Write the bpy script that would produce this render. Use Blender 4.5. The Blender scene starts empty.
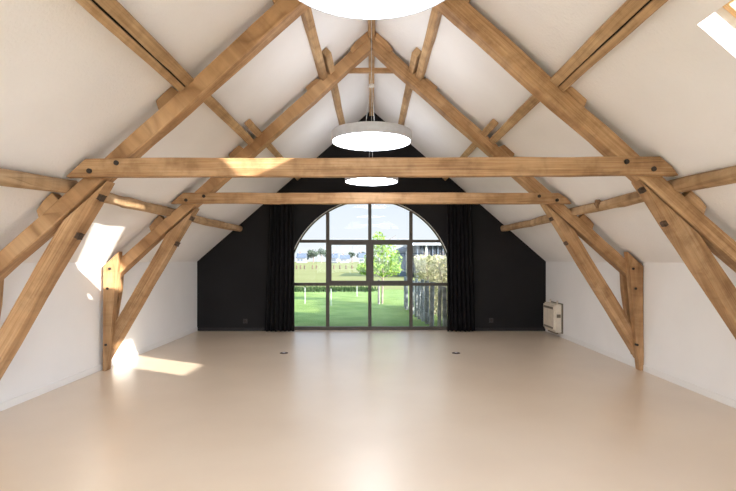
import bpy, bmesh, math, random
from mathutils import Vector, Matrix, noise

sc = bpy.context.scene
COL = sc.collection
R = math.radians

# ------------------------------------------------------------------ materials
def new_mat(name):
    m = bpy.data.materials.new(name); m.use_nodes = True
    nt = m.node_tree; nt.nodes.clear()
    out = nt.nodes.new('ShaderNodeOutputMaterial')
    return m, nt, out

def N(nt, kind, **kw):
    n = nt.nodes.new(kind)
    for k, v in kw.items():
        if k in n.inputs: n.inputs[k].default_value = v
        else: setattr(n, k, v)
    return n

def ramp(nt, stops):
    n = nt.nodes.new('ShaderNodeValToRGB')
    e = n.color_ramp.elements
    while len(e) > 1: e.remove(e[-1])
    e[0].position = stops[0][0]; e[0].color = (*stops[0][1], 1)
    for p, c in stops[1:]:
        x = e.new(p); x.color = (*c, 1)
    return n

def mottled(name, c0, c1, scale=4.0, rough=0.6, spec=0.3, bump=0.0, bscale=60.0, detail=4.0, coat=0.0, metallic=0.0, coord='Object', bdist=0.01, stops=(0.35, 0.65)):
    m, nt, out = new_mat(name)
    L = nt.links.new
    tc = N(nt, 'ShaderNodeTexCoord')
    nz = N(nt, 'ShaderNodeTexNoise', Scale=scale, Detail=detail)
    L(tc.outputs[coord], nz.inputs['Vector'])
    rp = ramp(nt, [(stops[0], c0), (stops[1], c1)])
    L(nz.outputs['Fac'], rp.inputs['Fac'])
    b = N(nt, 'ShaderNodeBsdfPrincipled', Roughness=rough, Metallic=metallic)
    b.inputs['Specular IOR Level'].default_value = spec
    b.inputs['Coat Weight'].default_value = coat
    b.inputs['Coat Roughness'].default_value = 0.30; b.inputs['Coat IOR'].default_value = 1.65
    L(rp.outputs['Color'], b.inputs['Base Color'])
    if bump:
        n2 = N(nt, 'ShaderNodeTexNoise', Scale=bscale, Detail=5.0)
        L(tc.outputs[coord], n2.inputs['Vector'])
        bp = N(nt, 'ShaderNodeBump', Strength=bump, Distance=bdist)
        L(n2.outputs['Fac'], bp.inputs['Height']); L(bp.outputs['Normal'], b.inputs['Normal'])
    L(b.outputs['BSDF'], out.inputs['Surface'])
    return m

def wood(name, dark, mid, light, rough=0.55, grain=26.0):
    """hewn oak: UV u runs along the grain"""
    m, nt, out = new_mat(name)
    L = nt.links.new
    uv = N(nt, 'ShaderNodeTexCoord')
    oi = N(nt, 'ShaderNodeObjectInfo')
    off = N(nt, 'ShaderNodeVectorMath', operation='SCALE'); off.inputs[0].default_value = (37.0, 53.0, 11.0)
    L(oi.outputs['Random'], off.inputs['Scale'])
    add = N(nt, 'ShaderNodeVectorMath', operation='ADD')
    L(uv.outputs['UV'], add.inputs[0]); L(off.outputs[0], add.inputs[1])
    mp = N(nt, 'ShaderNodeMapping'); mp.inputs['Scale'].default_value = (0.9, grain, 1)
    L(add.outputs[0], mp.inputs['Vector'])
    g = N(nt, 'ShaderNodeTexNoise', Scale=1.6, Detail=7.0, Roughness=0.62, Distortion=0.5)
    L(mp.outputs[0], g.inputs['Vector'])
    mp2 = N(nt, 'ShaderNodeMapping'); mp2.inputs['Scale'].default_value = (1.3, 4.0, 1)
    L(add.outputs[0], mp2.inputs['Vector'])
    s = N(nt, 'ShaderNodeTexNoise', Scale=1.3, Detail=3.0)
    L(mp2.outputs[0], s.inputs['Vector'])
    mix = N(nt, 'ShaderNodeMix', data_type='FLOAT')
    mix.inputs[0].default_value = 0.45
    L(g.outputs['Fac'], mix.inputs[2]); L(s.outputs['Fac'], mix.inputs[3])
    rp = ramp(nt, [(0.36, dark), (0.49, mid), (0.62, light)])
    L(mix.outputs[0], rp.inputs['Fac'])
    # marks of the adze across the faces
    mp5 = N(nt, 'ShaderNodeMapping'); mp5.inputs['Scale'].default_value = (7.0, 3.2, 1)
    L(add.outputs[0], mp5.inputs['Vector'])
    ad = N(nt, 'ShaderNodeTexNoise', Scale=1.0, Detail=4.0, Roughness=0.6)
    L(mp5.outputs[0], ad.inputs['Vector'])
    adr = ramp(nt, [(0.36, (0.74, 0.70, 0.66)), (0.52, (1, 1, 1)), (0.7, (1.12, 1.1, 1.08))])
    L(ad.outputs['Fac'], adr.inputs['Fac'])
    # drying cracks running with the grain
    mp3 = N(nt, 'ShaderNodeMapping'); mp3.inputs['Scale'].default_value = (0.12, 9.0, 1)
    L(add.outputs[0], mp3.inputs['Vector'])
    v = N(nt, 'ShaderNodeTexVoronoi', Scale=1.2, feature='DISTANCE_TO_EDGE')
    L(mp3.outputs[0], v.inputs['Vector'])
    cr = ramp(nt, [(0.0, (0.55, 0.5, 0.45)), (0.012, (1, 1, 1))])
    L(v.outputs['Distance'], cr.inputs['Fac'])
    # knots
    mp4 = N(nt, 'ShaderNodeMapping'); mp4.inputs['Scale'].default_value = (1.5, 4.5, 1)
    L(add.outputs[0], mp4.inputs['Vector'])
    k = N(nt, 'ShaderNodeTexVoronoi', Scale=1.0)
    L(mp4.outputs[0], k.inputs['Vector'])
    kr = ramp(nt, [(0.03, (0.5, 0.42, 0.36)), (0.13, (1, 1, 1))])
    L(k.outputs['Distance'], kr.inputs['Fac'])
    m1 = N(nt, 'ShaderNodeMix', data_type='RGBA', blend_type='MULTIPLY'); m1.inputs[0].default_value = 0.6
    L(rp.outputs['Color'], m1.inputs[6]); L(cr.outputs['Color'], m1.inputs[7])
    m2 = N(nt, 'ShaderNodeMix', data_type='RGBA', blend_type='MULTIPLY'); m2.inputs[0].default_value = 0.8
    L(m1.outputs[2], m2.inputs[6]); L(kr.outputs['Color'], m2.inputs[7])
    m3 = N(nt, 'ShaderNodeMix', data_type='RGBA', blend_type='MULTIPLY'); m3.inputs[0].default_value = 0.85
    L(m2.outputs[2], m3.inputs[6]); L(adr.outputs['Color'], m3.inputs[7])
    # whole-timber tint difference
    hv = N(nt, 'ShaderNodeHueSaturation')
    mr = N(nt, 'ShaderNodeMapRange'); mr.inputs[3].default_value = 0.88; mr.inputs[4].default_value = 1.12
    L(oi.outputs['Random'], mr.inputs[0]); L(mr.outputs[0], hv.inputs['Value'])
    L(m3.outputs[2], hv.inputs['Color'])
    b = N(nt, 'ShaderNodeBsdfPrincipled', Roughness=rough)
    b.inputs['Specular IOR Level'].default_value = 0.25
    L(hv.outputs['Color'], b.inputs['Base Color'])
    bp = N(nt, 'ShaderNodeBump', Strength=0.35, Distance=0.006)
    L(g.outputs['Fac'], bp.inputs['Height']); L(bp.outputs['Normal'], b.inputs['Normal'])
    L(b.outputs['BSDF'], out.inputs['Surface'])
    return m

def plain(name, c, rough=0.5, spec=0.3, metallic=0.0):
    return mottled(name, tuple(x * 0.93 for x in c), tuple(min(1, x * 1.05) for x in c), 12, rough, spec, metallic=metallic)

def emit(name, c, s):
    m, nt, out = new_mat(name)
    e = N(nt, 'ShaderNodeEmission', Strength=s); e.inputs['Color'].default_value = (*c, 1)
    nt.links.new(e.outputs[0], out.inputs['Surface'])
    return m

def glass(name):
    m, nt, out = new_mat(name)
    L = nt.links.new
    t = N(nt, 'ShaderNodeBsdfTransparent'); t.inputs['Color'].default_value = (0.97, 0.985, 0.985, 1)
    g = N(nt, 'ShaderNodeBsdfGlossy', Roughness=0.02)
    f = N(nt, 'ShaderNodeFresnel', IOR=1.35)
    mx = N(nt, 'ShaderNodeMixShader')
    L(f.outputs[0], mx.inputs[0]); L(t.outputs[0], mx.inputs[1]); L(g.outputs[0], mx.inputs[2])
    L(mx.outputs[0], out.inputs['Surface'])
    return m

def leaf(name, c0, c1, scale=3.0, trans=0.45):
    m, nt, out = new_mat(name)
    L = nt.links.new
    tc = N(nt, 'ShaderNodeTexCoord')
    nz = N(nt, 'ShaderNodeTexNoise', Scale=scale, Detail=6.0)
    L(tc.outputs['Object'], nz.inputs['Vector'])
    rp = ramp(nt, [(0.35, c0), (0.65, c1)])
    L(nz.outputs['Fac'], rp.inputs['Fac'])
    d = N(nt, 'ShaderNodeBsdfDiffuse'); t = N(nt, 'ShaderNodeBsdfTranslucent')
    L(rp.outputs[0], d.inputs[0]); L(rp.outputs[0], t.inputs[0])
    mx = N(nt, 'ShaderNodeMixShader'); mx.inputs[0].default_value = trans
    L(d.outputs[0], mx.inputs[1]); L(t.outputs[0], mx.inputs[2])
    L(mx.outputs[0], out.inputs['Surface'])
    return m

M = {}
M['plaster'] = mottled('plaster', (0.825, 0.812, 0.808), (0.865, 0.852, 0.848), 1.2, 0.9, 0.1, bump=0.35, bscale=45, bdist=0.012)
M['wall_white'] = mottled('wall_white', (0.84, 0.835, 0.835), (0.87, 0.865, 0.865), 1.5, 0.85, 0.15, bump=0.12, bscale=40)
M['black_wall'] = mottled('black_wall', (0.0125, 0.0115, 0.0125), (0.0155, 0.0145, 0.0155), 2.0, 0.8, 0.2, bump=0.15, bscale=50)
M['brick'] = mottled('brick', (0.35, 0.2, 0.14), (0.45, 0.27, 0.2), 9, 0.9, 0.1)
M['roof_tile'] = mottled('roof_tile', (0.22, 0.11, 0.08), (0.3, 0.16, 0.11), 7, 0.9, 0.1)
M['floor'] = mottled('floor', (0.665, 0.54, 0.41), (0.715, 0.59, 0.455), 1.1, 0.5, 0.5, coat=1.0, bump=0.02, bscale=9, detail=8)
M['skirting'] = mottled('skirting', (0.83, 0.82, 0.81), (0.84, 0.83, 0.82), 2, 0.5, 0.3)
M['skirting_dark'] = plain('skirting_dark', (0.02, 0.018, 0.018), 0.5)
M['oak'] = wood('oak', (0.285, 0.152, 0.07), (0.42, 0.245, 0.12), (0.54, 0.345, 0.19))
M['oak_pale'] = wood('oak_pale', (0.33, 0.20, 0.10), (0.47, 0.30, 0.155), (0.58, 0.40, 0.23), grain=30)
M['oak_rough'] = wood('oak_rough', (0.26, 0.16, 0.085), (0.42, 0.275, 0.15), (0.56, 0.40, 0.25), rough=0.8, grain=18)
M['oak_dark'] = wood('oak_dark', (0.12, 0.065, 0.035), (0.2, 0.115, 0.06), (0.28, 0.17, 0.09))
M['peg'] = wood('peg_wood', (0.04, 0.025, 0.016), (0.075, 0.045, 0.03), (0.12, 0.075, 0.05))
M['pine'] = wood('pine', (0.55, 0.33, 0.15), (0.66, 0.42, 0.2), (0.75, 0.5, 0.27), rough=0.4)
M['bolt'] = plain('bolt', (0.045, 0.035, 0.03), 0.5, 0.4, 0.6)
M['gap'] = plain('gap', (0.012, 0.01, 0.008), 0.9)
M['lamp_grey'] = plain('lamp_grey', (0.60, 0.62, 0.69), 0.35, 0.5)
M['lamp_light'] = emit('lamp_light', (0.93, 0.95, 1.0), 16.5)
M['lamp_fill_up'] = emit('lamp_added_uplight', (0.93, 0.95, 1.0), 6.5)  # added upward glow that brightens the ceiling
M['cable'] = plain('cable', (0.5, 0.49, 0.48), 0.4)
M['white_plastic'] = plain('white_plastic', (0.78, 0.75, 0.70), 0.4)
M['heater'] = plain('heater', (0.74, 0.66, 0.55), 0.45)
M['heater_dark'] = plain('heater_dark', (0.20, 0.17, 0.13), 0.5)
M['frame'] = plain('window_metal', (0.055, 0.043, 0.032), 0.45, 0.4)
M['glass'] = glass('pane_glass')
M['curtain'] = mottled('curtain_cloth', (0.010, 0.009, 0.010), (0.014, 0.013, 0.014), 20, 0.85, 0.15)
M['black_plastic'] = plain('black_plastic', (0.03, 0.028, 0.028), 0.35, 0.4)
M['grass'] = mottled('grass', (0.125, 0.185, 0.05), (0.175, 0.23, 0.07), 1.6, 0.95, 0.05, bump=0.8, bscale=30, bdist=0.05, detail=8)
M['field'] = mottled('field_grass', (0.145, 0.145, 0.055), (0.18, 0.175, 0.075), 0.09, 0.95, 0.05, detail=9)
M['shadow_grass'] = leaf('shadow_grass', (0.02, 0.04, 0.015), (0.05, 0.08, 0.03), 2, 0.3)  # green darkened to stand for a shadow line
M['leaf_young'] = leaf('leaf_young', (0.13, 0.25, 0.04), (0.36, 0.48, 0.10), 5, 0.5)
M['leaf_hedge'] = leaf('leaf_hedge', (0.30, 0.30, 0.15), (0.58, 0.52, 0.36), 3.5, 0.45)
M['leaf_far_haze'] = leaf('leaf_far_haze', (0.06, 0.08, 0.06), (0.11, 0.135, 0.095), 0.4, 0.2)  # leaf green greyed to stand for distance haze
M['leaf_blue_haze'] = leaf('leaf_blue_haze', (0.05, 0.07, 0.075), (0.08, 0.105, 0.105), 0.4, 0.2)  # bluish haze of distance put into the leaf colour
M['bark'] = mottled('bark', (0.16, 0.12, 0.10), (0.26, 0.20, 0.17), 20, 0.9)
M['stake'] = mottled('stake', (0.24, 0.19, 0.16), (0.34, 0.28, 0.24), 15, 0.9)
M['pale'] = mottled('weathered_pale', (0.13, 0.14, 0.135), (0.26, 0.27, 0.26), 9, 0.9)
M['wire'] = plain('wire', (0.16, 0.16, 0.16), 0.5)
M['white_post'] = plain('white_post', (0.42, 0.42, 0.40), 0.5)
M['barn_dark'] = plain('barn_dark', (0.012, 0.016, 0.024), 0.7)
M['barn_blue'] = plain('barn_blue', (0.075, 0.095, 0.13), 0.7)
M['barn_roof'] = plain('barn_roof', (0.40, 0.41, 0.43), 0.6)
M['house_white'] = plain('house_white', (0.2, 0.2, 0.2), 0.8)
M['house_roof'] = plain('house_roof', (0.07, 0.085, 0.11), 0.8)

# ------------------------------------------------------------------ helpers
def tag(o, label=None, cat=None, group=None, kind=None):
    if label: o['label'] = label
    if cat: o['category'] = cat
    if group: o['group'] = group
    if kind: o['kind'] = kind
    return o

def thing(name, loc=(0, 0, 0), label=None, cat=None, group=None, kind=None):
    o = bpy.data.objects.new(name, None); COL.objects.link(o)
    o.location = loc; o.empty_display_size = 0.2
    return tag(o, label, cat, group, kind)

def wloc(p):
    v = Vector((0, 0, 0))
    while p is not None:
        v += Vector(p.location); p = p.parent
    return v

def link(name, bm, mats, parent=None, smooth=False, origin=None):
    """bm is in world coordinates; object origin at parent's origin, or at `origin`"""
    base = wloc(parent)
    o_loc = Vector(origin) if origin is not None else base
    bm.transform(Matrix.Translation(-o_loc))
    me = bpy.data.meshes.new(name)
    bm.normal_update()
    bm.to_mesh(me); bm.free()
    if not isinstance(mats, (list, tuple)): mats = [mats]
    for m in mats: me.materials.append(m)
    if smooth:
        for p in me.polygons: p.use_smooth = True
    o = bpy.data.objects.new(name, me); COL.objects.link(o)
    o.parent = parent
    o.location = o_loc - base
    return o

def B(): return bmesh.new()

def box(bm, x0, x1, y0, y1, z0, z1, mi=0, bev=0.0):
    t = bmesh.new()
    bmesh.ops.create_cube(t, size=1)
    t.transform(Matrix.Translation(((x0 + x1) / 2, (y0 + y1) / 2, (z0 + z1) / 2)) @ Matrix.Diagonal((abs(x1 - x0), abs(y1 - y0), abs(z1 - z0), 1)))
    if bev: bmesh.ops.bevel(t, geom=t.edges[:], offset=bev, segments=2, affect='EDGES', profile=0.6)
    merge(bm, t, mi)

def merge(bm, t, mi=0):
    for f in t.faces: f.material_index = mi
    me = bpy.data.meshes.new('tmp'); t.to_mesh(me); t.free()
    n = len(bm.faces)
    bm.from_mesh(me); bpy.data.meshes.remove(me)
    bm.faces.ensure_lookup_table()
    for f in bm.faces[n:]: f.material_index = mi

def cyl(bm, p0, p1, r0, r1=None, seg=12, mi=0, cap=True):
    if r1 is None: r1 = r0
    p0, p1 = Vector(p0), Vector(p1); d = p1 - p0
    t = bmesh.new()
    bmesh.ops.create_cone(t, cap_ends=cap, segments=seg, radius1=r0, radius2=r1, depth=d.length)
    t.transform(Matrix.Translation((p0 + p1) / 2) @ d.to_track_quat('Z', 'Y').to_matrix().to_4x4())
    merge(bm, t, mi)

def prism(poly, y0, y1):
    """polygon in (x, z) pushed along y"""
    bm = bmesh.new()
    a = [bm.verts.new((x, y0, z)) for x, z in poly]
    b = [bm.verts.new((x, y1, z)) for x, z in poly]
    n = len(poly)
    bm.faces.new(a); bm.faces.new(b[::-1])
    for i in range(n):
        j = (i + 1) % n
        bm.faces.new((a[j], a[i], b[i], b[j]))
    bmesh.ops.recalc_face_normals(bm, faces=bm.faces[:])
    return bm

def grain_uv(bm, g):
    g = Vector(g).normalized()
    e1 = g.orthogonal().normalized(); e2 = g.cross(e1)
    uv = bm.loops.layers.uv.verify()
    for f in bm.faces:
        for l in f.loops:
            p = l.vert.co
            l[uv].uv = (p.dot(g), p.dot(e1) + 1.37 * p.dot(e2))

def timber(name, poly, y0, y1, g, mat, parent=None, bev=0.012, wob=0.004, step=0.22, seed=0.0, origin=None):
    bm = prism(poly, y0, y1)
    if bev: bmesh.ops.bevel(bm, geom=bm.edges[:], offset=bev, segments=2, affect='EDGES', profile=0.5, clamp_overlap=True)
    g = Vector(g).normalized()
    if wob:
        ds = [v.co.dot(g) for v in bm.verts]
        a, b = min(ds), max(ds)
        k = int((b - a) / step)
        for i in range(1, k):
            t = a + (b - a) * i / k
            bmesh.ops.bisect_plane(bm, geom=bm.verts[:] + bm.edges[:] + bm.faces[:], plane_co=g * t, plane_no=g)
        for v in bm.verts:
            q = v.co * 1.9 + Vector((seed * 7.1, seed * 3.3, 0))
            d = noise.noise_vector(q) * wob * 1.6 + noise.noise_vector(v.co * 7 + Vector((seed, 0, 5))) * wob * 0.6
            v.co += d
    grain_uv(bm, g)
    return link(name, bm, mat, parent, origin=origin)

def plate(loops, to3, thick):
    """flat outline with holes (first loop is the outline) given thickness vector"""
    bm = bmesh.new()
    edges = []
    for lp in loops:
        vs = [bm.verts.new(to3(u, v)) for u, v in lp]
        for i in range(len(vs)):
            edges.append(bm.edges.new((vs[i], vs[(i + 1) % len(vs)])))
    bmesh.ops.triangle_fill(bm, use_beauty=True, use_dissolve=False, edges=edges)
    fs = bm.faces[:]
    r = bmesh.ops.extrude_face_region(bm, geom=fs)
    for v in [x for x in r['geom'] if isinstance(x, bmesh.types.BMVert)]: v.co += Vector(thick)
    bmesh.ops.recalc_face_normals(bm, faces=bm.faces[:])
    return bm

# ------------------------------------------------------------------ measures (metres)
HW = 3.44           # half width of the room
KNEE = 1.37         # height where wall meets roof slope
APEX = 4.36
SL = (APEX - KNEE) / HW
YB, YF = 9.68, -3.0
EYE = 1.40
GR = -0.06          # ground outside
ca = 1 / math.sqrt(1 + SL * SL); sa = SL * ca
def roof(a): return APEX - SL * a

# ------------------------------------------------------------------ room shell
bm = B(); box(bm, -HW - 0.3, HW + 0.3, YF - 0.3, YB + 0.34, -0.25, 0)
tag(link('floor', bm, M['floor']), 'smooth beige poured floor across the whole attic room', 'floor', kind='structure')

bm = B(); box(bm, -HW - 0.32, -HW, YF - 0.3, YB, 0, KNEE)
tag(link('wall_left', bm, M['wall_white']), 'low white knee wall along the left side', 'wall', kind='structure')
bm = B(); box(bm, HW, HW + 0.32, YF - 0.3, YB, 0, KNEE)
tag(link('wall_right', bm, M['wall_white']), 'low white knee wall along the right side', 'wall', kind='structure')

RT = 0.28
SKY_Y = (1.88, 2.80)
SKY = [(1.86, 2.60), (0.86, 1.49)]      # distance from the ridge line, upper and lower edges
def slope_pt(side, depth=0.0):
    def f(a, y):
        return Vector((side * (a + depth * sa), y, roof(a) + depth * ca))
    return f
out_l = [(0, YF - 0.3), (HW, YF - 0.3), (HW, YB), (0, YB)]
def thick(side): return (side * RT * sa, 0, RT * ca)
bm = plate([out_l], slope_pt(-1), thick(-1))
holes = [[(a0, SKY_Y[0]), (a1, SKY_Y[0]), (a1, SKY_Y[1]), (a0, SKY_Y[1])] for a0, a1 in SKY]
merge(bm, plate([out_l] + holes, slope_pt(1), thick(1)))
merge(bm, prism([(0, APEX), (RT * sa, APEX + RT * ca), (-RT * sa, APEX + RT * ca)], YF - 0.3, YB))
tag(link('ceiling', bm, M['plaster']), 'sloping cream plaster ceiling rising to the ridge on both sides', 'ceiling', kind='structure')

# gable wall with the arched opening
WZ, WR = 0.975, 1.632
def arch(r, n=40, z0=0.0, zc=WZ):
    pts = [(-r, z0)]
    for i in range(n + 1):
        t = math.pi - math.pi * i / n
        pts.append((r * math.cos(t) , zc + r * math.sin(t)))
    pts.append((r, z0))
    return pts
XC = -0.03
gable = [(-HW - 0.3, 0), (HW + 0.3, 0), (HW + 0.3, KNEE - 0.2), (HW, KNEE), (0, APEX), (-HW, KNEE), (-HW - 0.3, KNEE - 0.2)]
def outline_with_arch():
    w = [(x + XC, z) for x, z in arch(WR)]
    return [(-HW - 0.3, 0)] + w + [(HW + 0.3, 0), (HW + 0.3, KNEE), (HW, KNEE), (HW, KNEE), (0, APEX), (-HW, KNEE), (-HW - 0.3, KNEE)]
o = outline_with_arch(); o = [p for i, p in enumerate(o) if i == 0 or p != o[i - 1]]
bm = plate([o], lambda u, v: Vector((u, YB, v)), (0, 0.34, 0))
bm.normal_update()
for f in bm.faces:
    c = f.calc_center_median()
    if f.normal.y < -0.9: f.material_index = 0
    elif f.normal.y > 0.9: f.material_index = 2
    else: f.material_index = 1
tag(link('wall_back', bm, [M['black_wall'], M['wall_white'], M['brick']]), 'matt black gable wall pierced by the arched window', 'wall', kind='structure')

# gable behind the viewer, with a large unseen opening added to let daylight in
GO = [(-2.6, 0), (-2.6, 1.7), (-0.9, 3.2), (0.9, 3.2), (2.6, 1.7), (2.6, 0)]
bm = plate([[(-HW - 0.3, 0)] + GO + [(HW + 0.3, 0), (HW + 0.3, KNEE), (HW, KNEE), (0, APEX), (-HW, KNEE), (-HW - 0.3, KNEE)]],
           lambda u, v: Vector((u, YF - 0.3, v)), (0, 0.3, 0))
tag(link('wall_front', bm, M['wall_white']), 'white gable wall behind the viewer', 'wall', kind='structure')
w = thing('window_4', (0, YF - 0.15, 0), 'unseen glazed opening added in the gable behind the viewer to light the room', 'window', kind='structure')
for x in (-2.57, -0.9, 0.9, 2.57):
    bm = B(); box(bm, x - 0.03, x + 0.03, YF - 0.19, YF - 0.12, 0, 1.7 if abs(x) > 2 else 3.2)
    link('mullion', bm, M['frame'], w)
for z in (0.03, 1.7):
    bm = B(); box(bm, -2.6, 2.6, YF - 0.185, YF - 0.125, z - 0.03, z + 0.03)
    link('transom', bm, M['frame'], w)
bm = bmesh.new(); bm.faces.new([bm.verts.new((x, YF - 0.155, z)) for x, z in GO]); link('glass', bm, M['glass'], w)

# skirtings
bm = B(); box(bm, -HW, -HW + 0.014, YF, YB - 0.012, 0, 0.075, bev=0.004)
tag(link('baseboard_left', bm, M['skirting']), 'narrow white skirting along the left knee wall', 'baseboard', kind='structure')
bm = B(); box(bm, HW - 0.014, HW, YF, YB - 0.012, 0, 0.075, bev=0.004)
tag(link('baseboard_right', bm, M['skirting']), 'narrow white skirting along the right knee wall', 'baseboard', kind='structure')
bm = B()
box(bm, -HW, -1.66 + XC, YB - 0.012, YB, 0, 0.06, bev=0.003); box(bm, 1.66 + XC, HW, YB - 0.012, YB, 0, 0.06, bev=0.003)
tag(link('baseboard_back', bm, M['skirting_dark']), 'black skirting at the foot of the gable wall', 'baseboard', kind='structure')

# ------------------------------------------------------------------ arched window
WY = YB + 0.15
win = thing('window_1', (XC, WY, 0), 'wide arched window with twelve panes in the black gable wall', 'window', kind='structure')
ro = [(x + XC, z) for x, z in arch(1.665, 48)]; ri = [(x + XC, z) for x, z in arch(1.612, 48, z0=0.07)]
bm = bmesh.new()
def ring(bm, outer, inner, y0, y1):
    n = len(outer)
    vo0 = [bm.verts.new((x, y0, z)) for x, z in outer]; vi0 = [bm.verts.new((x, y0, z)) for x, z in inner]
    vo1 = [bm.verts.new((x, y1, z)) for x, z in outer]; vi1 = [bm.verts.new((x, y1, z)) for x, z in inner]
    for i in range(n):
        j = (i + 1) % n
        bm.faces.new((vo0[i], vo0[j], vi0[j], vi0[i])); bm.faces.new((vo1[j], vo1[i], vi1[i], vi1[j]))
        bm.faces.new((vi0[i], vi0[j], vi1[j], vi1[i])); bm.faces.new((vo0[j], vo0[i], vo1[i], vo1[j]))
    bmesh.ops.recalc_face_normals(bm, faces=bm.faces[:])
ring(bm, ro, ri, WY - 0.035, WY + 0.035)
link('window_frame', bm, M['frame'], win)
def arch_top(x): return WZ + math.sqrt(max(0, 1.615 ** 2 - (x - XC) ** 2))
MX = [-0.877, -0.034, 0.789]
for x in MX:
    bm = B(); box(bm, x - 0.034, x + 0.034, WY - 0.03, WY + 0.03, 0.07, arch_top(x), bev=0.005)
    link('mullion', bm, M['frame'], win)
for z in (1.775, 0.915):
    hw = 1.612 if z < WZ else math.sqrt(1.615 ** 2 - (z - WZ) ** 2)
    bm = B(); box(bm, XC - hw, XC + hw, WY - 0.027, WY + 0.027, z - 0.03, z + 0.03, bev=0.005)
    link('transom', bm, M['frame'], win)
for x0, x1 in ((MX[0], MX[1]), (MX[1], MX[2])):
    bm = B()
    a0, a1, b0, b1 = x0 + 0.034, x1 - 0.034, 0.945, 1.745
    outer = [(a0, b0), (a1, b0), (a1, b1), (a0, b1)]; q = 0.042
    ring(bm, outer, [(a0 + q, b0 + q), (a1 - q, b0 + q), (a1 - q, b1 - q), (a0 + q, b1 - q)], WY - 0.045, WY + 0.02)
    cs = link('casement', bm, M['frame'], win)
    bm = B(); hx = a1 - 0.02 if x0 == MX[0] else a0 + 0.02
    box(bm, hx - 0.008, hx + 0.008, WY - 0.075, WY - 0.045, 1.29, 1.40, bev=0.003)
    link('handle', bm, M['bolt'], cs)
bm = bmesh.new()
pts = [(x + XC, z) for x, z in arch(1.617, 48, z0=0.05)]
vs = [bm.verts.new((x, WY + 0.002, z)) for x, z in pts]
bm.faces.new(vs)
link('glass', bm, M['glass'], win)

# ------------------------------------------------------------------ skylights in the right slope
SKL = ['lower pine skylight let into the right slope at the edge of view', 'upper pine skylight let into the right slope near the ridge']
for i, (a0, a1) in enumerate(SKY):
    sk = thing(f'window_{i + 2}', slope_pt(1)((a0 + a1) / 2, sum(SKY_Y) / 2), SKL[i], 'skylight', kind='structure')
    y0, y1 = SKY_Y
    bm = bmesh.new(); q = 0.04
    fr = []
    f0, f1 = slope_pt(1, 0.17), slope_pt(1, 0.30)
    O = [(a0, y0), (a1, y0), (a1, y1), (a0, y1)]
    I = [(a0 + q, y0 + q), (a1 - q, y0 + q), (a1 - q, y1 - q), (a0 + q, y1 - q)]
    for j in range(4):
        k = (j + 1) % 4
        A, Bq, C, D = [f0(*p) for p in (O[j], O[k], I[k], I[j])]
        E, F, G, H = [f1(*p) for p in (O[j], O[k], I[k], I[j])]
        for quad in ((A, Bq, C, D), (E, H, G, F), (D, C, G, H), (A, E, F, Bq)):
            bm.faces.new([bm.verts.new(v) for v in quad])
    bmesh.ops.remove_doubles(bm, verts=bm.verts[:], dist=1e-5)
    bmesh.ops.recalc_face_normals(bm, faces=bm.faces[:])
    grain_uv(bm, (ca, 0, -sa))
    link('window_frame', bm, M['pine'], sk)
    bm = bmesh.new(); fg = slope_pt(1, 0.25)
    bm.faces.new([bm.verts.new(fg(*p)) for p in I])
    link('glass', bm, M['glass'], sk)

# ------------------------------------------------------------------ timber trusses
def up0(a): return 4.315 - 0.915 * a          # upper edge of principal rafter
def lo0(a): return 4.10 - 0.900 * a           # lower edge
def line_peg(a): return 5.94 - 1.72 * a

def mirror(poly, s): return [(s * x, z) for x, z in poly]

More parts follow.
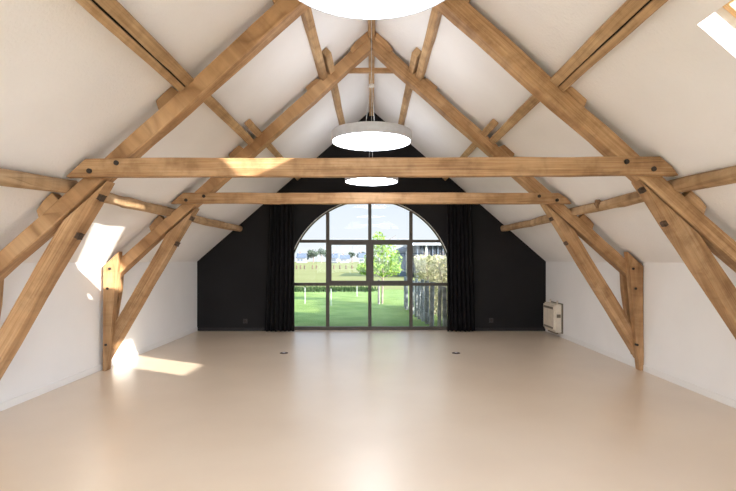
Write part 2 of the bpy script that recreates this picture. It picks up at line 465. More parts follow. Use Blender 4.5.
def truss(yf, label, far, seed):
    """yf: front face of the clamping pieces"""
    T = thing('timber_truss', (0, yf, 0), label, 'roof truss', 'oak trusses across the attic')
    yr0, yr1 = yf + 0.08, yf + 0.245
    for s in (-1, 1):
        sd = seed + s
        lift = 0.03 if s > 0 else 0.0
        up = lambda a: up0(a) + lift * max(0, min(1, a - 0.3))
        lo = lambda a: lo0(a) + lift * max(0, min(1, a - 0.3))
        # principal rafter down to the wall post
        poly = [(0.004, up(0.004)), (0.004, lo(0.004)), (3.40, lo(3.40) + 0.03), (3.40, up(3.40) + 0.05), (2.4, up(2.4) + 0.02)]
        timber('rafter', mirror(poly, s), yr0, yr1, (s, 0, -0.91), M['oak'], T, seed=sd, wob=0.006)
        # raking strut from collar to the foot of the wall
        m_, c_ = (1.72, 5.94) if s < 0 else ((1.645, 5.758) if far else (1.50, 5.49))
        ae = 3.433
        a_t = (c_ - 4.10 - lift) / (m_ - 0.9)
        a_l = (c_ + 0.31 - 4.10 - lift) / (m_ - 0.9)
        poly = [(a_t, lo(a_t) - 0.004), (a_l, lo(a_l) - 0.004), (ae, c_ + 0.31 - m_ * ae), (ae, max(0.0, c_ - m_ * ae))]
        timber('strut', mirror(poly, s), yr0 + 0.006, yr1 - 0.006, (s, 0, -1.7), M['oak'], T, seed=sd + 5, wob=0.005)
        # wall post: a plank either side of the rafter
        dx = 0.041 if s > 0 else 0.0
        poly = [(3.395 + dx, 0.0), (3.388 + dx, 1.325), (3.19 + dx, 1.51), (3.242 + dx, 1.0), (3.305 + dx, 0.3), (3.345 + dx, 0.0)]
        for k, (p0, p1) in enumerate(((yf, yf + 0.105), (yr1 + 0.002, yr1 + 0.08))):
            if k: poly = [(3.438, 0.15), (3.438, 1.34), (3.27, 1.46), (3.30, 1.0), (3.41, 0.32)]
            po = timber('post', mirror(poly, s), p0, p1, (0.05 * s, 0, 1), M['oak'], T, seed=sd + 9 + k, bev=0.008, wob=0.004)
            if k == 0:
                for (a, z) in ((3.30, 1.29), (3.33, 1.04), (3.35, 0.33)):
                    bm = B(); cyl(bm, (s * a, yf - 0.012, z), (s * a, yf + 0.03, z), 0.016, seg=10)
                    link('bolt', bm, M['bolt'], po)
        # square pegs left standing out of the strut's inner edge
        for a in (2.325, 2.515):
            bm = bmesh.new()
            t = bmesh.new(); bmesh.ops.create_cube(t, size=1)
            z = c_ - m_ * a
            ang = math.atan2(-m_, s)
            t.transform(Matrix.Translation((s * (a - 0.012), yf + 0.125, z - 0.006)) @ Matrix.Rotation(-ang, 4, 'Y') @ Matrix.Diagonal((0.048, 0.06, 0.042, 1)))
            bmesh.ops.bevel(t, geom=t.edges[:], offset=0.006, segments=1, affect='EDGES')
            merge(bm, t); grain_uv(bm, (1, 0, 0))
            link('peg', bm, M['peg'], T)
        # cleats that hold the purlins
        for a0, h in ((0.64, 0.11), (1.625, 0.115), (2.64, 0.12)):
            e = Vector((1, -0.915)).normalized(); nn = Vector((0.915, 1)).normalized()
            b0 = Vector((a0, up(a0) - 0.01)); L_ = 0.245
            hh = h
            pts = [b0, b0 + nn * hh, b0 + e * 0.10 + nn * hh * 0.97, b0 + e * 0.20 + nn * hh * 0.8, b0 + e * L_]
            # keep under the plaster
            pts = [Vector((p.x, min(p.y, roof(p.x) - 0.003))) for p in pts]
            timber('cleat', [(s * p.x, p.y) for p in pts], yr0 + 0.02, yr1 - 0.02, (s, 0, -0.915), M['oak'], T, bev=0.008, wob=0.003, seed=sd + a0)
        # blocks at the apex
        timber('apex_block', mirror([(0.046, up(0.046) - 0.07), (0.235, up(0.235) - 0.06), (0.275, up(0.275) + 0.01), (0.21, roof(0.21) - 0.006), (0.046, roof(0.046) - 0.008)], s), yr0 - 0.035, yr1 - 0.02, (s, 0, -0.9), M['oak'], T, bev=0.006, wob=0.002, seed=sd)
    # collar beam across the front
    cb = timber('collar_beam', [(-2.545, 2.112), (2.53, 2.112), (2.47, 2.18), (2.36, 2.252), (-2.375, 2.250)] if far else [(-2.545, 2.088), (2.552, 2.105), (2.488, 2.183), (2.392, 2.262), (-2.375, 2.243)], yf, yr0 - 0.002, (1, 0, 0), M['oak'], T, seed=seed + 20, wob=0.005, bev=0.010)
    for s in (-1, 1):
        for a, z in ((2.34, 2.155 if far or s > 0 else 2.138), (2.115, 2.205 if far or s < 0 else 2.215)):
            bm = B(); cyl(bm, (s * a, yf - 0.012, z), (s * a, yf + 0.03, z), 0.021, seg=10)
            link('bolt', bm, M['bolt'], cb)
    # peg through the apex joint
    for z in (4.10, 4.19):
        bm = B(); cyl(bm, (0.0, yr0 - 0.012, z), (0.0, yr0 + 0.03, z), 0.013, seg=8); link('peg', bm, M['oak_dark'], T)
    if far:
        a = 0.44
        timber('high_tie', [(-a, 3.865), (a, 3.865), (a, 3.925), (-a, 3.925)], yr1 + 0.001, yr1 + 0.055, (1, 0, 0), M['oak'], T, bev=0.005, wob=0.002)
    return T
Y1, Y2 = 4.07, 6.19
truss(Y1, 'nearer oak truss whose collar beam spans the view below the big lamp', False, 1.0)
truss(Y2, 'farther oak truss standing between the nearer truss and the black wall', True, 4.0)

# ------------------------------------------------------------------ purlins
def rect_on_slope(s, a, w, d, top=0.004):
    """section lying under the slope: a = distance from ridge, w along the slope, d depth"""
    e = Vector((ca, -sa)); n = Vector((-sa, -ca))
    c = Vector((a, roof(a))) + n * top
    pts = [c - e * w / 2, c + e * w / 2, c + e * w / 2 + n * d, c - e * w / 2 + n * d]
    return [(s * p.x, p.y) for p in pts]
SIDE = {-1: 'left', 1: 'right'}
for s in (-1, 1):
    sd = SIDE[s]
    # upper pair, just under the ridge
    o = timber('purlin', rect_on_slope(s, 0.655, 0.085, 0.098), YF + 0.01, Y2 + 0.40, (0, 1, 0), M['oak_pale'], None, seed=s + 30, origin=(s * 0.65, YF, 3.75))
    tag(o, f'purlin nearest the ridge on the {sd} slope, nearer the viewer', 'purlin', 'purlins under the roof slopes')
    o = timber('purlin', rect_on_slope(s, 0.562, 0.085, 0.098), Y2 - 0.45, YB - 0.005, (0, 1, 0), M['oak_pale'], None, seed=s + 33, origin=(s * 0.56, Y2, 3.8))
    tag(o, f'purlin nearest the ridge on the {sd} slope, meeting the black wall', 'purlin', 'purlins under the roof slopes')
    # middle: two boards side by side with a dark joint
    P = thing('purlin', (s * 1.6, YF, 2.95), f'double board middle purlin on the {sd} slope, running from the nearer truss towards the viewer', 'purlin', 'purlins under the roof slopes')
    timber('beam', rect_on_slope(s, 1.600, 0.088, 0.096), YF + 0.01, Y1 + 0.42, (0, 1, 0), M['oak_pale'], P, seed=s + 36, bev=0.006)
    timber('batten', rect_on_slope(s, 1.6645, 0.060, 0.096), YF + 0.01, Y1 + 0.2, (0, 1, 0), M['oak_pale'], P, seed=s + 37, bev=0.006, wob=0.003)
    timber('joint', rect_on_slope(s, 1.6395, 0.030, 0.075), YF + 0.02, Y1 + 0.19, (0, 1, 0), M['gap'], P, bev=0, wob=0)
    o = timber('purlin', rect_on_slope(s, 1.595, 0.095, 0.098), Y1 + 0.43, Y2 + 0.40, (0, 1, 0), M['oak_pale'], None, seed=s + 40, origin=(s * 1.6, Y1, 2.95))
    tag(o, f'middle purlin on the {sd} slope, between the two trusses', 'purlin', 'purlins under the roof slopes')
    o = timber('purlin', rect_on_slope(s, 1.490, 0.090, 0.098), Y2 - 0.35, YB - 0.005, (0, 1, 0), M['oak_pale'], None, seed=s + 43, origin=(s * 1.5, Y2, 3.0))
    tag(o, f'middle purlin on the {sd} slope, from the farther truss to the black wall', 'purlin', 'purlins under the roof slopes')

def log(name, pts, r, mat, seed, label):
    """rough hewn pole through points"""
    bm = bmesh.new()
    rnd = random.Random(seed)
    P = [Vector(p) for p in pts]
    rings = []
    n = 28; k = 12
    for i in range(n + 1):
        t = i / n * (len(P) - 1); j = min(int(t), len(P) - 2); f = t - j
        c = P[j].lerp(P[j + 1], f * f * (3 - 2 * f) if len(P) > 2 else f)
        ringv = []
        for q in range(k):
            an = 2 * math.pi * q / k
            rr = r * (0.97 + 0.20 * noise.noise(Vector((math.cos(an) * 0.9 + seed, math.sin(an) * 0.9, t * 2.6))))
            # squared-off log
            sq = 1 / max(abs(math.cos(an)), abs(math.sin(an))) ** 0.45
            ringv.append(bm.verts.new(c + Vector((math.cos(an) * rr * sq, 0, math.sin(an) * rr * sq))))
        rings.append(ringv)
    for i in range(n):
        for q in range(k):
            bm.faces.new((rings[i][q], rings[i][(q + 1) % k], rings[i + 1][(q + 1) % k], rings[i + 1][q]))
    bm.faces.new(rings[0]); bm.faces.new(rings[-1][::-1])
    bmesh.ops.recalc_face_normals(bm, faces=bm.faces[:])
    grain_uv(bm, (0, 1, 0))
    uv = bm.loops.layers.uv.verify()
    o = link(name, bm, mat, None, smooth=True, origin=P[0])
    return tag(o, label, 'purlin', 'purlins under the roof slopes')
for s in (-1, 1):
    sd = SIDE[s]
    log('purlin', [(s * 2.64, YF + 0.02, 1.94 if s < 0 else 2.01), (s * 2.635, 2.6, 1.935 if s < 0 else 2.0), (s * 2.615, Y1 + 0.22, 2.035)], 0.064, M['oak_rough'], 3 + s,
        f'rough pole purlin low on the {sd} slope, running from the nearer truss towards the viewer')
    lg = log('purlin', [(s * 2.63, Y1 + 0.24, 2.02), (s * 2.62, 5.2, 2.015), (s * 2.61, Y2 + 0.26, 2.02)], 0.058, M['oak_rough'], 8 + s,
        f'rough pole purlin low on the {sd} slope, between the two trusses')
    if s > 0:
        t = bmesh.new(); bmesh.ops.create_cube(t, size=1)
        t.transform(Matrix.Translation((2.565, 5.55, 2.035)) @ Matrix.Rotation(R(40), 4, 'X') @ Matrix.Diagonal((0.06, 0.085, 0.07, 1)))
        bmesh.ops.bevel(t, geom=t.edges[:], offset=0.006, segments=1, affect='EDGES'); grain_uv(t, (0, 1, 0))
        link('peg', t, M['oak_dark'], lg)
    log('purlin', [(s * 2.61, Y2 + 0.28, 2.02), (s * 2.61, 8.0, 2.0), (s * 2.60, YB - 0.005, 2.02)], 0.06, M['oak_rough'], 12 + s,
        f'rough pole purlin low on the {sd} slope, from the farther truss to the black wall')
# diamond peg on the right pole
o = timber('ridge_beam', [(-0.042, 4.24), (0.042, 4.24), (0.042, roof(0.042) - 0.003), (0, APEX - 0.004), (-0.042, roof(0.042) - 0.003)], YF + 0.01, YB - 0.005, (0, 1, 0), M['oak_pale'], None, bev=0.005, wob=0.002, seed=77, origin=(0, YF, 4.24))
tag(o, 'slender ridge beam running along the very top of the ceiling', 'beam')

# ------------------------------------------------------------------ pendant lamps
def lathe(bm, prof, cx, cy, seg=64, mi=0):
    rings = []
    for r, z in prof:
        if r < 1e-6: rings.append([bm.verts.new((cx, cy, z))])
        else: rings.append([bm.verts.new((cx + r * math.cos(2 * math.pi * i / seg), cy + r * math.sin(2 * math.pi * i / seg), z)) for i in range(seg)])
    for a, b in zip(rings, rings[1:]):
        for i in range(seg):
            j = (i + 1) % seg
            if len(a) == 1 and len(b) == 1: continue
            if len(a) == 1: f = bm.faces.new((a[0], b[j], b[i]))
            elif len(b) == 1: f = bm.faces.new((a[i], a[j], b[0]))
            else: f = bm.faces.new((a[i], a[j], b[j], b[i]))
            f.material_index = mi
    bmesh.ops.recalc_face_normals(bm, faces=bm.faces[:])
LR, LZ = 0.43, 2.665
def lamp(y, label):
    T = thing('pendant_lamp', (0, y, LZ), label, 'lamp', 'round pendant lamps along the ridge')
    bm = B()
    lathe(bm, [(LR - 0.012, LZ + 0.006), (LR - 0.012, LZ), (LR - 0.003, LZ), (LR, LZ + 0.003), (LR, LZ + 0.10), (LR - 0.004, LZ + 0.105), (0.0, LZ + 0.105)], 0, y)
    ho = link('lamp_housing', bm, M['lamp_grey'], T)
    for p in ho.data.polygons: p.use_smooth = False
    bm = B(); lathe(bm, [(0, LZ + 0.004), (LR - 0.013, LZ + 0.004)], 0, y)
    # the diffuser shines downwards: face normals down
    d = link('diffuser', bm, M['lamp_light'], T)
    bm = B(); lathe(bm, [(0.12, LZ + 0.1065), (LR - 0.03, LZ + 0.1065)], 0, y)
    link('added_uplight', bm, M['lamp_fill_up'], T)  # glowing disc added on the housing top to lift the ceiling
    bm = B(); lathe(bm, [(0.0, LZ + 0.103), (0.09, LZ + 0.103), (0.09, LZ + 0.125), (0.0, LZ + 0.125)], 0, y, seg=24)
    link('mount', bm, M['cable'], T)
    zs = 3.40
    for k in range(3):
        an = R(90 + 120 * k + 90)
        bm = B(); cyl(bm, (0.07 * math.cos(an), y + 0.07 * math.sin(an), LZ + 0.12), (0, y, zs), 0.0016, seg=6)
        link('suspension_wire', bm, M['cable'], T)
    bm = B(); cyl(bm, (0, y, zs - 0.02), (0, y, 4.215), 0.0032, seg=8)
    link('cable', bm, M['cable'], T)
    bm = B(); lathe(bm, [(0, 4.205), (0.045, 4.205), (0.05, 4.21), (0.05, 4.2405), (0, 4.2405)], 0, y, seg=24)
    link('canopy', bm, M['white_plastic'], T)
lamp(-1.1, 'unseen round pendant lamp added behind the viewer to light the room')  # extra lamp out of view, added for more room light
lamp(2.16, 'glowing round pendant lamp cut off by the top edge of the photo')
lamp(5.27, 'round grey pendant lamp hanging between the two trusses')
lamp(7.95, 'round pendant lamp in front of the black wall, seen beneath the nearer collar beam')

# ------------------------------------------------------------------ curtains and rail
def curtain(x0, x1, label, seed, flare):
    T = bmesh.new()
    nu, nv = 120, 14
    zt, zb = 2.655, 0.012
    rnd = random.Random(seed)
    ph = [rnd.uniform(0, 6.28) for _ in range(4)]
    grid = []
    folds = 7
    for j in range(nv + 1):
        v = j / nv; z = zt + (zb - zt) * v
        row = []
        for i in range(nu + 1):
            u = i / nu
            xa = x0 + flare[0] * v; xb = x1 + flare[1] * v
            x = xa + (xb - xa) * (u + 0.012 * math.sin(9 * u + 3 * v + ph[0]))
            amp = 0.036 + 0.012 * v + 0.008 * math.sin(5 * u + ph[1])
            y = 9.575 + amp * math.sin(2 * math.pi * folds * u + ph[2] + 0.35 * math.sin(2.2 * v + u * 4)) + 0.008 * math.sin(17 * u + 4 * v + ph[3])
            row.append(T.verts.new((x, y, z)))
        grid.append(row)
    for j in range(nv):
        for i in range(nu):
            T.faces.new((grid[j][i], grid[j][i + 1], grid[j + 1][i + 1], grid[j + 1][i]))
    r = bmesh.ops.extrude_face_region(T, geom=T.faces[:])
    bmesh.ops.translate(T, vec=(0, 0.006, 0), verts=[q for q in r['geom'] if isinstance(q, bmesh.types.BMVert)])
    bmesh.ops.recalc_face_normals(T, faces=T.faces[:])
    C = thing('curtain', ((x0 + x1) / 2, 9.575, 0), label, 'curtain')
    link('curtain_fabric', T, M['curtain'], C, smooth=True)
    bm = B(); box(bm, x0, x1, 9.56, 9.592, 2.648, 2.668, bev=0.003)
    link('heading_tape', bm, M['curtain'], C)
curtain(-1.99, -1.50, 'black floor length curtain drawn to the left of the arched window', 2, (-0.10, 0.0))
curtain(1.47, 1.95, 'black floor length curtain drawn to the right of the arched window', 6, (0.0, 0.08))
bm = B(); box(bm, -2.05, 2.02, 9.565, 9.587, 2.668, 2.69, bev=0.003)
cr = thing('curtain_rail', (0, 9.575, 2.68), 'thin black curtain rail above the arched window', 'curtain rail')
link('track', bm, M['black_plastic'], cr)
for x in (-2.0, -0.7, 0.7, 1.97):
    bm = B(); box(bm, x - 0.012, x + 0.012, 9.58, YB - 0.001, 2.672, 2.7, bev=0.003); link('bracket', bm, M['black_plastic'], cr)

# ------------------------------------------------------------------ sockets
def wall_socket(x, z, label):
    T = thing('power_socket', (x, YB, z), label, 'socket', 'black sockets on the gable wall')
    bm = B(); box(bm, x - 0.042, x + 0.042, YB - 0.012, YB - 0.0005, z - 0.042, z + 0.042, bev=0.004)
    link('cover_plate', bm, M['black_plastic'], T)
    bm = B(); cyl(bm, (x, YB - 0.0155, z), (x, YB - 0.010, z), 0.026, seg=20); link('inlet', bm, M['bolt'], T)
wall_socket(-2.49, 0.195, 'black power socket low on the gable wall, left of the left curtain')
wall_socket(2.36, 0.21, 'black power socket low on the gable wall, right of the right curtain')
def floor_socket(x, y, label):
    T = thing('floor_outlet', (x, y, 0), label, 'floor outlet', 'round outlets set in the floor')
    bm = B(); lathe(bm, [(0, 0.0005), (0.062, 0.0005), (0.062, 0.004), (0.056, 0.008), (0.0, 0.008)], x, y, seg=28)
    link('cover', bm, M['bolt'], T)
    bm = B(); lathe(bm, [(0.0, 0.009), (0.022, 0.009), (0.022, 0.013), (0.0, 0.013)], x, y, seg=18); link('cap', bm, M['lamp_grey'], T)
floor_socket(-1.315, 7.37, 'small dark round outlet in the floor below the left curtain')
floor_socket(1.27, 7.37, 'small dark round outlet in the floor below the right curtain')

# ------------------------------------------------------------------ wall heater
hx = HW - 0.16
H = thing('wall_heater', (HW, 9.1, 0.07), 'cream wall heater with front grilles low on the right knee wall', 'heater')
bm = B(); box(bm, hx + 0.03, HW - 0.022, 8.82, 9.39, 0.09, 0.60, bev=0.012); link('casing', bm, M['heater'], H)
bm = B(); box(bm, hx, hx + 0.035, 8.84, 9.37, 0.135, 0.575, bev=0.01); fp = link('front_panel', bm, M['heater'], H)
bm = B()
box(bm, hx - 0.003, hx + 0.004, 8.87, 9.34, 0.505, 0.545); link('grille', bm, M['heater_dark'], fp)
bm = B(); box(bm, hx - 0.003, hx + 0.004, 8.87, 9.34, 0.15, 0.185); link('grille', bm, M['heater_dark'], fp)
bm = B(); box(bm, HW - 0.022, HW - 0.001, 8.80, 9.41, 0.075, 0.615, bev=0.004); link('back_plate', bm, M['heater_dark'], H)
bm = B(); box(bm, hx + 0.05, HW - 0.04, 8.815, 8.83, 0.36, 0.42, bev=0.004); link('side_grip', bm, M['heater_dark'], H)
for y in (8.9, 9.25):
    bm = B(); cyl(bm, (HW - 0.07, y, 0.59), (HW - 0.07, y, 0.66), 0.014, seg=10); link('valve', bm, M['heater'], H)
bm = B(); box(bm, hx + 0.06, HW - 0.05, 8.9, 9.3, 0.055, 0.10, bev=0.006); link('base', bm, M['heater_dark'], H)

# ------------------------------------------------------------------ outside
def leaf_cloud(bm, n, fn, size, seed, mi=0, squash=1.0):
    rnd = random.Random(seed)
    for _ in range(n):
        c = fn(rnd)
        a = Vector((rnd.gauss(0, 1), rnd.gauss(0, 1), rnd.gauss(0, 1) * squash)).normalized()
        b = a.orthogonal().normalized(); q = Matrix.Rotation(rnd.uniform(0, 6.28), 3, a); b = q @ b; c2 = a.cross(b)
        s = size * rnd.uniform(0.6, 1.35)
        p = [c + b * s, c + c2 * s * 0.5 + a * s * 0.12, c - b * s, c - c2 * s * 0.5 + a * s * 0.12]
        f = bm.faces.new([bm.verts.new(v) for v in p]); f.material_index = mi

bm = bmesh.new()
nx, ny = 60, 40
g = []
for j in range(ny + 1):
    row = []
    for i in range(nx + 1):
        x = -30 + 60 * i / nx; y = YB + 0.3 + 14.2 * j / ny
        row.append(bm.verts.new((x, y, GR + 0.03 * noise.noise(Vector((x * 0.5, y * 0.5, 0))))))
    g.append(row)
for j in range(ny):
    for i in range(nx):
        bm.faces.new((g[j][i], g[j][i + 1], g[j + 1][i + 1], g[j + 1][i]))
tag(link('lawn', bm, M['grass'], smooth=True), 'green mown lawn outside the arched window', 'lawn', kind='structure')
bm = B(); box(bm, -500, 500, 24.4, 420, GR - 0.5, GR)
tag(link('field', bm, M['field']), 'pale open meadow beyond the lawn', 'field', kind='structure')
bm = B(); box(bm, -60, 60, -40, YB + 0.35, GR - 0.5, GR - 0.03)
box(bm, -60, -29.9, YB + 0.3, 24.5, GR - 0.5, GR - 0.03); box(bm, 29.9, 60, YB + 0.3, 24.5, GR - 0.5, GR - 0.03)
tag(link('ground', bm, M['grass']), 'ground around the building', 'ground', kind='structure')

# grass blades coloured dark to stand for the shadow at the lawn's far edge
bm = bmesh.new(); rnd = random.Random(5)
for _ in range(5200):
    x = rnd.uniform(-9, -0.2 + 0.5 * rnd.random()); y = 23.4 + rnd.gauss(0, 0.5)
    h = rnd.uniform(0.08, 0.26) ; an = rnd.uniform(0, 3.14); dx, dy = 0.03 * math.cos(an), 0.03 * math.sin(an)
    lx, ly = rnd.gauss(0, 0.06), rnd.gauss(0, 0.06)
    z = GR - 0.01
    bm.faces.new([bm.verts.new(v) for v in ((x - dx, y - dy, z), (x + dx, y + dy, z), (x + lx, y + ly, z + h))])
tag(link('shadow_grass', bm, M['shadow_grass']), 'strip of darkened grass standing in for the shadow line where lawn meets meadow', 'grass', kind='stuff')

# young tree with its stake
def young_tree():
    bx, by = 0.36, 16.5
    T = thing('young_tree', (bx, by, GR), 'young tree with bright yellow green leaves standing on the lawn', 'tree')
    bm = B()
    cyl(bm, (bx, by, GR), (bx + 0.02, by, 1.0), 0.035, 0.025, 10); cyl(bm, (bx + 0.02, by, 0.98), (bx + 0.01, by, 2.1), 0.025, 0.008, 8)
    rnd = random.Random(11)
    for k in range(16):
        z = 0.75 + 1.2 * rnd.random(); an = rnd.uniform(0, 6.28); l = (0.75 - 0.22 * (z - 0.75)) * rnd.uniform(0.6, 1)
        cyl(bm, (bx + 0.02, by, z), (bx + l * math.cos(an), by + l * math.sin(an), z + 0.28), 0.012, 0.004, 6)
    link('trunk', bm, M['bark'], T)
    blobs = [(0.0, 0.0, 1.5, 0.60, 0.62), (-0.42, 0.1, 1.2, 0.42, 0.32), (0.34, -0.1, 1.35, 0.36, 0.42), (0.15, 0.1, 1.05, 0.5, 0.26), (-0.12, 0, 2.02, 0.24, 0.36), (-0.62, 0.0, 1.1, 0.26, 0.2), (0.05, 0, 1.7, 0.45, 0.4), (0.42, 0.1, 1.1, 0.25, 0.2)]
    def fn(r):
        cx, cy, cz, rr, rz = r.choice(blobs)
        v = Vector((r.gauss(0, 1), r.gauss(0, 1), r.gauss(0, 1))).normalized() * (r.random() ** 0.45)
        return Vector((bx + cx + v.x * rr, by + cy + v.y * rr, cz + v.z * rz))
    bm = bmesh.new(); leaf_cloud(bm, 1500, fn, 0.06, 3)
    link('foliage', bm, M['leaf_young'], T)
    S = thing('tree_stake', (bx - 0.12, by - 0.2, GR), 'short timber stake beside the trunk of the young tree', 'stake')
    bm = B(); cyl(bm, (bx - 0.12, by - 0.2, GR - 0.05), (bx - 0.12, by - 0.2, 0.75), 0.035, 0.032, 10); link('post', bm, M['stake'], S)
    bm = B(); box(bm, bx - 0.12, bx + 0.03, by - 0.165, by - 0.13, 0.55, 0.59); link('tie_strap', bm, M['bolt'], S)
young_tree()

# hedge behind the grey fence posts
def hedge():
    T = thing('hedge', (2.4, 13, GR), 'tall straggly hedge with olive and straw coloured leaves behind the grey fence posts', 'hedge')
    def fn(r):
        t = r.random()
        y = 10.6 + 4.6 * t
        x0 = 1.62 - 0.42 * t
        hgt = 1.54 + 0.12 * noise.noise(Vector((y * 1.3, 3, 0))) + 0.1 * noise.noise(Vector((y * 5, 1, 0)))
        z = GR + 0.08 + (hgt - 0.05) * (r.random() ** 0.8)
        bul = 0.12 * noise.noise(Vector((y * 1.6, z * 1.6, 7)))
        x = x0 + 0.12 + bul + abs(r.gauss(0, 0.28))
        return Vector((x, y, z))
    bm = bmesh.new(); leaf_cloud(bm, 5200, fn, 0.052, 21)
    link('foliage', bm, M['leaf_hedge'], T)
    bm = B(); rnd = random.Random(8)
    for k in range(60):
        t = rnd.random(); y = 10.6 + 4.6 * t; x = 1.62 - 0.42 * t + 0.3 + rnd.uniform(-0.05, 0.3)
        cyl(bm, (x, y, GR - 0.03), (x + rnd.gauss(0, 0.12), y + rnd.gauss(0, 0.12), 1.2 + rnd.random() * 0.45), 0.018, 0.005, 5)
    link('branches', bm, M['bark'], T)
hedge()

# row of weathered palings
pt = thing('paling_fence', (1.1, 12.5, GR), 'weathered grey post fence running along the foot of the hedge', 'fence')
rnd = random.Random(14)
spots = [(1.31 - 0.30 * k / 8, 10.6 + 4.3 * k / 8) for k in range(9)] + [(1.44, 10.5), (1.57, 10.44), (1.70, 10.4)]
for x, y in spots:
    x += rnd.uniform(-0.02, 0.02)
    h = 0.96 + rnd.uniform(-0.07, 0.07); r0 = rnd.uniform(0.042, 0.058)
    bm = B(); cyl(bm, (x, y, GR - 0.03), (x + rnd.uniform(-0.02, 0.02), y + rnd.uniform(-0.02, 0.02), GR + h), r0, r0 * 0.9, 9)
    link('pale', bm, M['pale'], pt)
for z in (0.28, 0.62):
    bm = B(); cyl(bm, (1.31 - 0.055, 10.55, GR + z), (1.01 - 0.055, 14.97, GR + z), 0.006, seg=6); link('wire', bm, M['wire'], pt)

# electric fence stakes on the lawn
for (px, py, lab) in ((305, 304, 'white plastic fence stake nearest the left curtain on the lawn'), (331, 306, 'white plastic fence stake behind the left mullion on the lawn'), (357, 296.5, 'white plastic fence stake left of the young tree, farther back on the lawn')):
    Y = (EYE - GR) * 490.67 / (py - 260); x = (px - 371.5) / 490.67 * Y
    S = thing('fence_stake', (x, Y, GR), lab, 'stake', 'white stakes of the wire fence')
    bm = B(); cyl(bm, (x, Y, GR - 0.05), (x, Y, GR + 0.55), 0.011, 0.010, 8); link('post', bm, M['white_post'], S)
    bm = B(); cyl(bm, (x, Y, GR + 0.40), (x, Y, GR + 0.43), 0.022, seg=8); link('insulator', bm, M['wire'], S)

# barn on the right
T = thing('barn', (7, 42, GR), 'dark slatted barn with a pale roof edge behind the hedge', 'barn')
bm = B(); box(bm, 3.55, 14, 40.2, 50, GR - 0.01, 2.60); link('wall', bm, M['barn_dark'], T)
for k in range(8):
    x = 3.75 + k * 0.42
    bm = B(); box(bm, x - 0.04, x + 0.04, 40.1, 40.2, GR, 2.55); link('slat', bm, M['barn_blue'], T)
bm = prism([(3.2, 2.60), (14.3, 2.60), (14.3, 2.86), (3.2, 2.86)], 39.6, 50.5); link('roof', bm, M['barn_roof'], T)
bm = B(); cyl(bm, (4.45, 40.0, GR), (4.45, 40.0, 2.6), 0.09, seg=10); link('downpipe', bm, M['white_post'], T)
T = thing('shed', (3.0, 44, GR), 'low blue grey shed standing left of the dark barn', 'shed')
bm = B(); box(bm, 2.45, 3.1, 44, 47, GR - 0.01, 2.2); link('wall', bm, M['barn_blue'], T)
bm = prism([(2.35, 2.2), (3.17, 2.2), (3.17, 2.45), (2.8, 2.6), (2.35, 2.4)], 43.8, 47.2); link('roof', bm, M['house_roof'], T)

# fence posts in the meadow
rnd = random.Random(31)
for k, px in enumerate((296.5, 300.5, 304.5, 312.5, 316.5, 334, 340, 346, 352, 358, 364)):
    Y = 78.0; x = (px - 371.5) / 490.67 * Y
    bm = B(); cyl(bm, (x, Y, GR - 0.05), (x, Y, GR + 0.62), 0.12, 0.10, 7)
    o = link('meadow_post', bm, M['peg'], None, origin=(x, Y, GR))
    tag(o, 'short brown post in the row standing far out in the meadow', 'post', 'row of posts far out in the meadow')

# houses and trees on the horizon
def house(px0, px1, h, Y, label, rh, seed):
    x0 = (px0 - 371.5) / 490.67 * Y; x1 = (px1 - 371.5) / 490.67 * Y
    T = thing('farmhouse', ((x0 + x1) / 2, Y, GR), label, 'house')
    bm = B(); box(bm, x0, x1, Y, Y + 7, GR - 0.01, GR + h); w = link('wall', bm, M['house_white'], T)
    # gabled roof, ridge along x
    bm = bmesh.new()
    a = [(x0 - 0.3, Y - 0.4, GR + h), (x1 + 0.3, Y - 0.4, GR + h), (x1 + 0.3, Y + 7.4, GR + h), (x0 - 0.3, Y + 7.4, GR + h), (x0 - 0.3, Y + 3.5, GR + h + rh), (x1 + 0.3, Y + 3.5, GR + h + rh)]
    v = [bm.verts.new(p) for p in a]
    for f in ((0, 1, 5, 4), (2, 3, 4, 5), (0, 4, 3), (1, 2, 5), (3, 2, 1, 0)): bm.faces.new([v[i] for i in f])
    bmesh.ops.recalc_face_normals(bm, faces=bm.faces[:])
    r = link('roof', bm, M['house_roof'], T)
    bm = B(); cx = x0 + (x1 - x0) * 0.3; box(bm, cx - 0.3, cx + 0.3, Y + 3.2, Y + 3.8, GR + h + rh - 0.4, GR + h + rh + 0.7); link('chimney', bm, M['bark'], r)
    for t in (0.25, 0.6):
        wx = x0 + (x1 - x0) * t
        bm = B(); box(bm, wx - 0.5, wx + 0.5, Y - 0.05, Y + 0.05, GR + 0.9, GR + min(h - 0.3, 2.0)); link('window', bm, M['house_roof'], w)
house(296.5, 305, 2.4, 250, 'distant white farmhouse with slate roof at the left end of the horizon', 2.6, 1)
house(331.5, 337, 2.4, 250, 'distant white farmhouse just right of the big far tree', 2.4, 2)
house(340, 349, 2.0, 240, 'long low distant white farmhouse in the middle of the horizon', 2.0, 3)
house(359, 365, 2.6, 240, 'distant farmhouse half hidden behind the young tree', 2.4, 4)

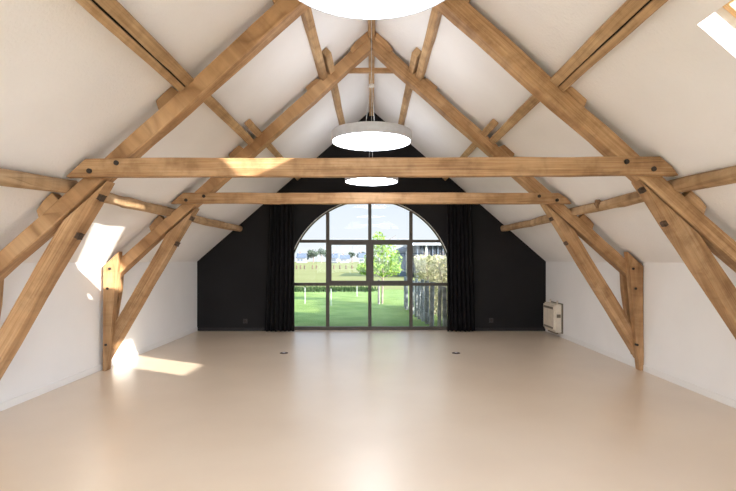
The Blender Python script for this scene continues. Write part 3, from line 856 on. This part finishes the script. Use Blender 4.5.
def far_tree(px, w, top, Y, label, mat, seed):
    x = (px - 371.5) / 490.67 * Y; s = Y / 490.67
    rw = w * s / 2; zt = EYE + (260 - top) * s
    T = thing('distant_tree', (x, Y, GR), label, 'tree', 'trees along the horizon')
    bm = B(); cyl(bm, (x, Y, GR - 0.02), (x, Y, zt * 0.6), 0.3, 0.15, 7); link('trunk', bm, M['bark'], T)
    rnd0 = random.Random(seed)
    bl = [(rnd0.uniform(-0.62, 0.62) * rw, rnd0.uniform(-0.5, 0.5) * rw, zt * rnd0.uniform(0.42, 0.72), rw * rnd0.uniform(0.3, 0.5)) for _ in range(7)] + [(0, 0, zt * 0.62, rw * 0.62)]
    def fn(r):
        cx, cy, cz, rr = r.choice(bl)
        v = Vector((r.gauss(0, 1), r.gauss(0, 1), r.gauss(0, 1))).normalized() * r.random() ** 0.4
        return Vector((x + cx + v.x * rr, Y + cy + v.y * rr, max(0.15, min(zt, cz + v.z * min(rr, zt * 0.42)))))
    bm = bmesh.new(); leaf_cloud(bm, 750, fn, 0.42, seed + 50); link('foliage', bm, mat, T)
far_tree(313.5, 13, 247.5, 262, 'broad grey green far tree, left one of the pair beside the white farmhouse', M['leaf_far_haze'], 1)
far_tree(321.5, 13, 245.5, 265, 'tallest grey green far tree, right one of the pair on the horizon', M['leaf_far_haze'], 2)
far_tree(307, 7, 251.5, 262, 'small far tree beside the leftmost farmhouse', M['leaf_blue_haze'], 3)
far_tree(352, 7, 249.5, 255, 'olive far tree right of the long low farmhouse', M['leaf_far_haze'], 4)
far_tree(361, 9, 249.0, 262, 'dark blue green far tree behind the half hidden farmhouse', M['leaf_blue_haze'], 5)
far_tree(334, 6, 251, 270, 'dark far tree behind the middle farmhouse', M['leaf_blue_haze'], 6)
far_tree(366, 6, 251.5, 262, 'blue green far tree just left of the window post', M['leaf_blue_haze'], 7)
far_tree(398, 12, 251, 262, 'far tree glimpsed right of the young tree', M['leaf_far_haze'], 8)

# ------------------------------------------------------------------ light
sun = bpy.data.lights.new('sun', 'SUN'); sun.energy = 18.0; sun.angle = R(0.6); sun.color = (1.0, 0.93, 0.82)
so = bpy.data.objects.new('sun', sun); COL.objects.link(so)
so.rotation_euler = Vector((-1.0, 0.80, -0.47)).to_track_quat('-Z', 'Y').to_euler()
so.location = (20, -15, 12)

wd = bpy.data.worlds.new('sky'); sc.world = wd; wd.use_nodes = True
nt = wd.node_tree; nt.nodes.clear(); L = nt.links.new
out = N(nt, 'ShaderNodeOutputWorld'); bg = N(nt, 'ShaderNodeBackground', Strength=1.0)
tc = N(nt, 'ShaderNodeTexCoord'); sep = N(nt, 'ShaderNodeSeparateXYZ')
L(tc.outputs['Generated'], sep.inputs[0])
rp = ramp(nt, [(0.0, (0.90, 0.95, 1.0)), (0.06, (0.88, 0.94, 1.0)), (0.16, (0.77, 0.86, 0.97)), (0.5, (0.50, 0.70, 1.0)), (1.0, (0.42, 0.62, 1.0))])
L(sep.outputs['Z'], rp.inputs['Fac'])
mp = N(nt, 'ShaderNodeMapping'); mp.inputs['Scale'].default_value = (1, 1, 4.0)
L(tc.outputs['Generated'], mp.inputs[0])
nz = N(nt, 'ShaderNodeTexNoise', Scale=2.6, Detail=7.0, Roughness=0.55)
L(mp.outputs[0], nz.inputs['Vector'])
cl = ramp(nt, [(0.50, (0, 0, 0)), (0.85, (1, 1, 1))]); L(nz.outputs['Fac'], cl.inputs['Fac'])
mx = N(nt, 'ShaderNodeMix', data_type='RGBA'); L(cl.outputs['Color'], mx.inputs[0])
L(rp.outputs['Color'], mx.inputs[6]); mx.inputs[7].default_value = (0.92, 0.95, 0.98, 1)
# the sky brightens towards the sun
dt = N(nt, 'ShaderNodeVectorMath', operation='DOT_PRODUCT'); dt.inputs[1].default_value = tuple(Vector((1.0, -0.80, 0.47)).normalized())
L(tc.outputs['Generated'], dt.inputs[0])
gm = N(nt, 'ShaderNodeMapRange', interpolation_type='SMOOTHSTEP'); gm.inputs[1].default_value = 0.0; gm.inputs[2].default_value = 1.0
gm.inputs[3].default_value = 0.96; gm.inputs[4].default_value = 10.0
L(dt.outputs['Value'], gm.inputs[0]); L(gm.outputs[0], bg.inputs['Strength'])
L(mx.outputs[2], bg.inputs['Color']); L(bg.outputs[0], out.inputs['Surface'])

# ------------------------------------------------------------------ camera and view
cam = bpy.data.cameras.new('camera'); cam.lens = 24; cam.sensor_width = 36
cam.shift_x = -3.5 / 736; cam.shift_y = 14.5 / 736
co = bpy.data.objects.new('camera', cam); COL.objects.link(co)
co.location = (0, 0, EYE); co.rotation_euler = (R(90), 0, 0)
sc.camera = co
vs = sc.view_settings
vs.view_transform = 'Standard'; vs.look = 'None'; vs.exposure = 0.12; vs.gamma = 1.0
vs.use_curve_mapping = False
sc.cycles.max_bounces = 10; sc.cycles.diffuse_bounces = 7; sc.cycles.transparent_max_bounces = 16
sc.cycles.sample_clamp_indirect = 6.0
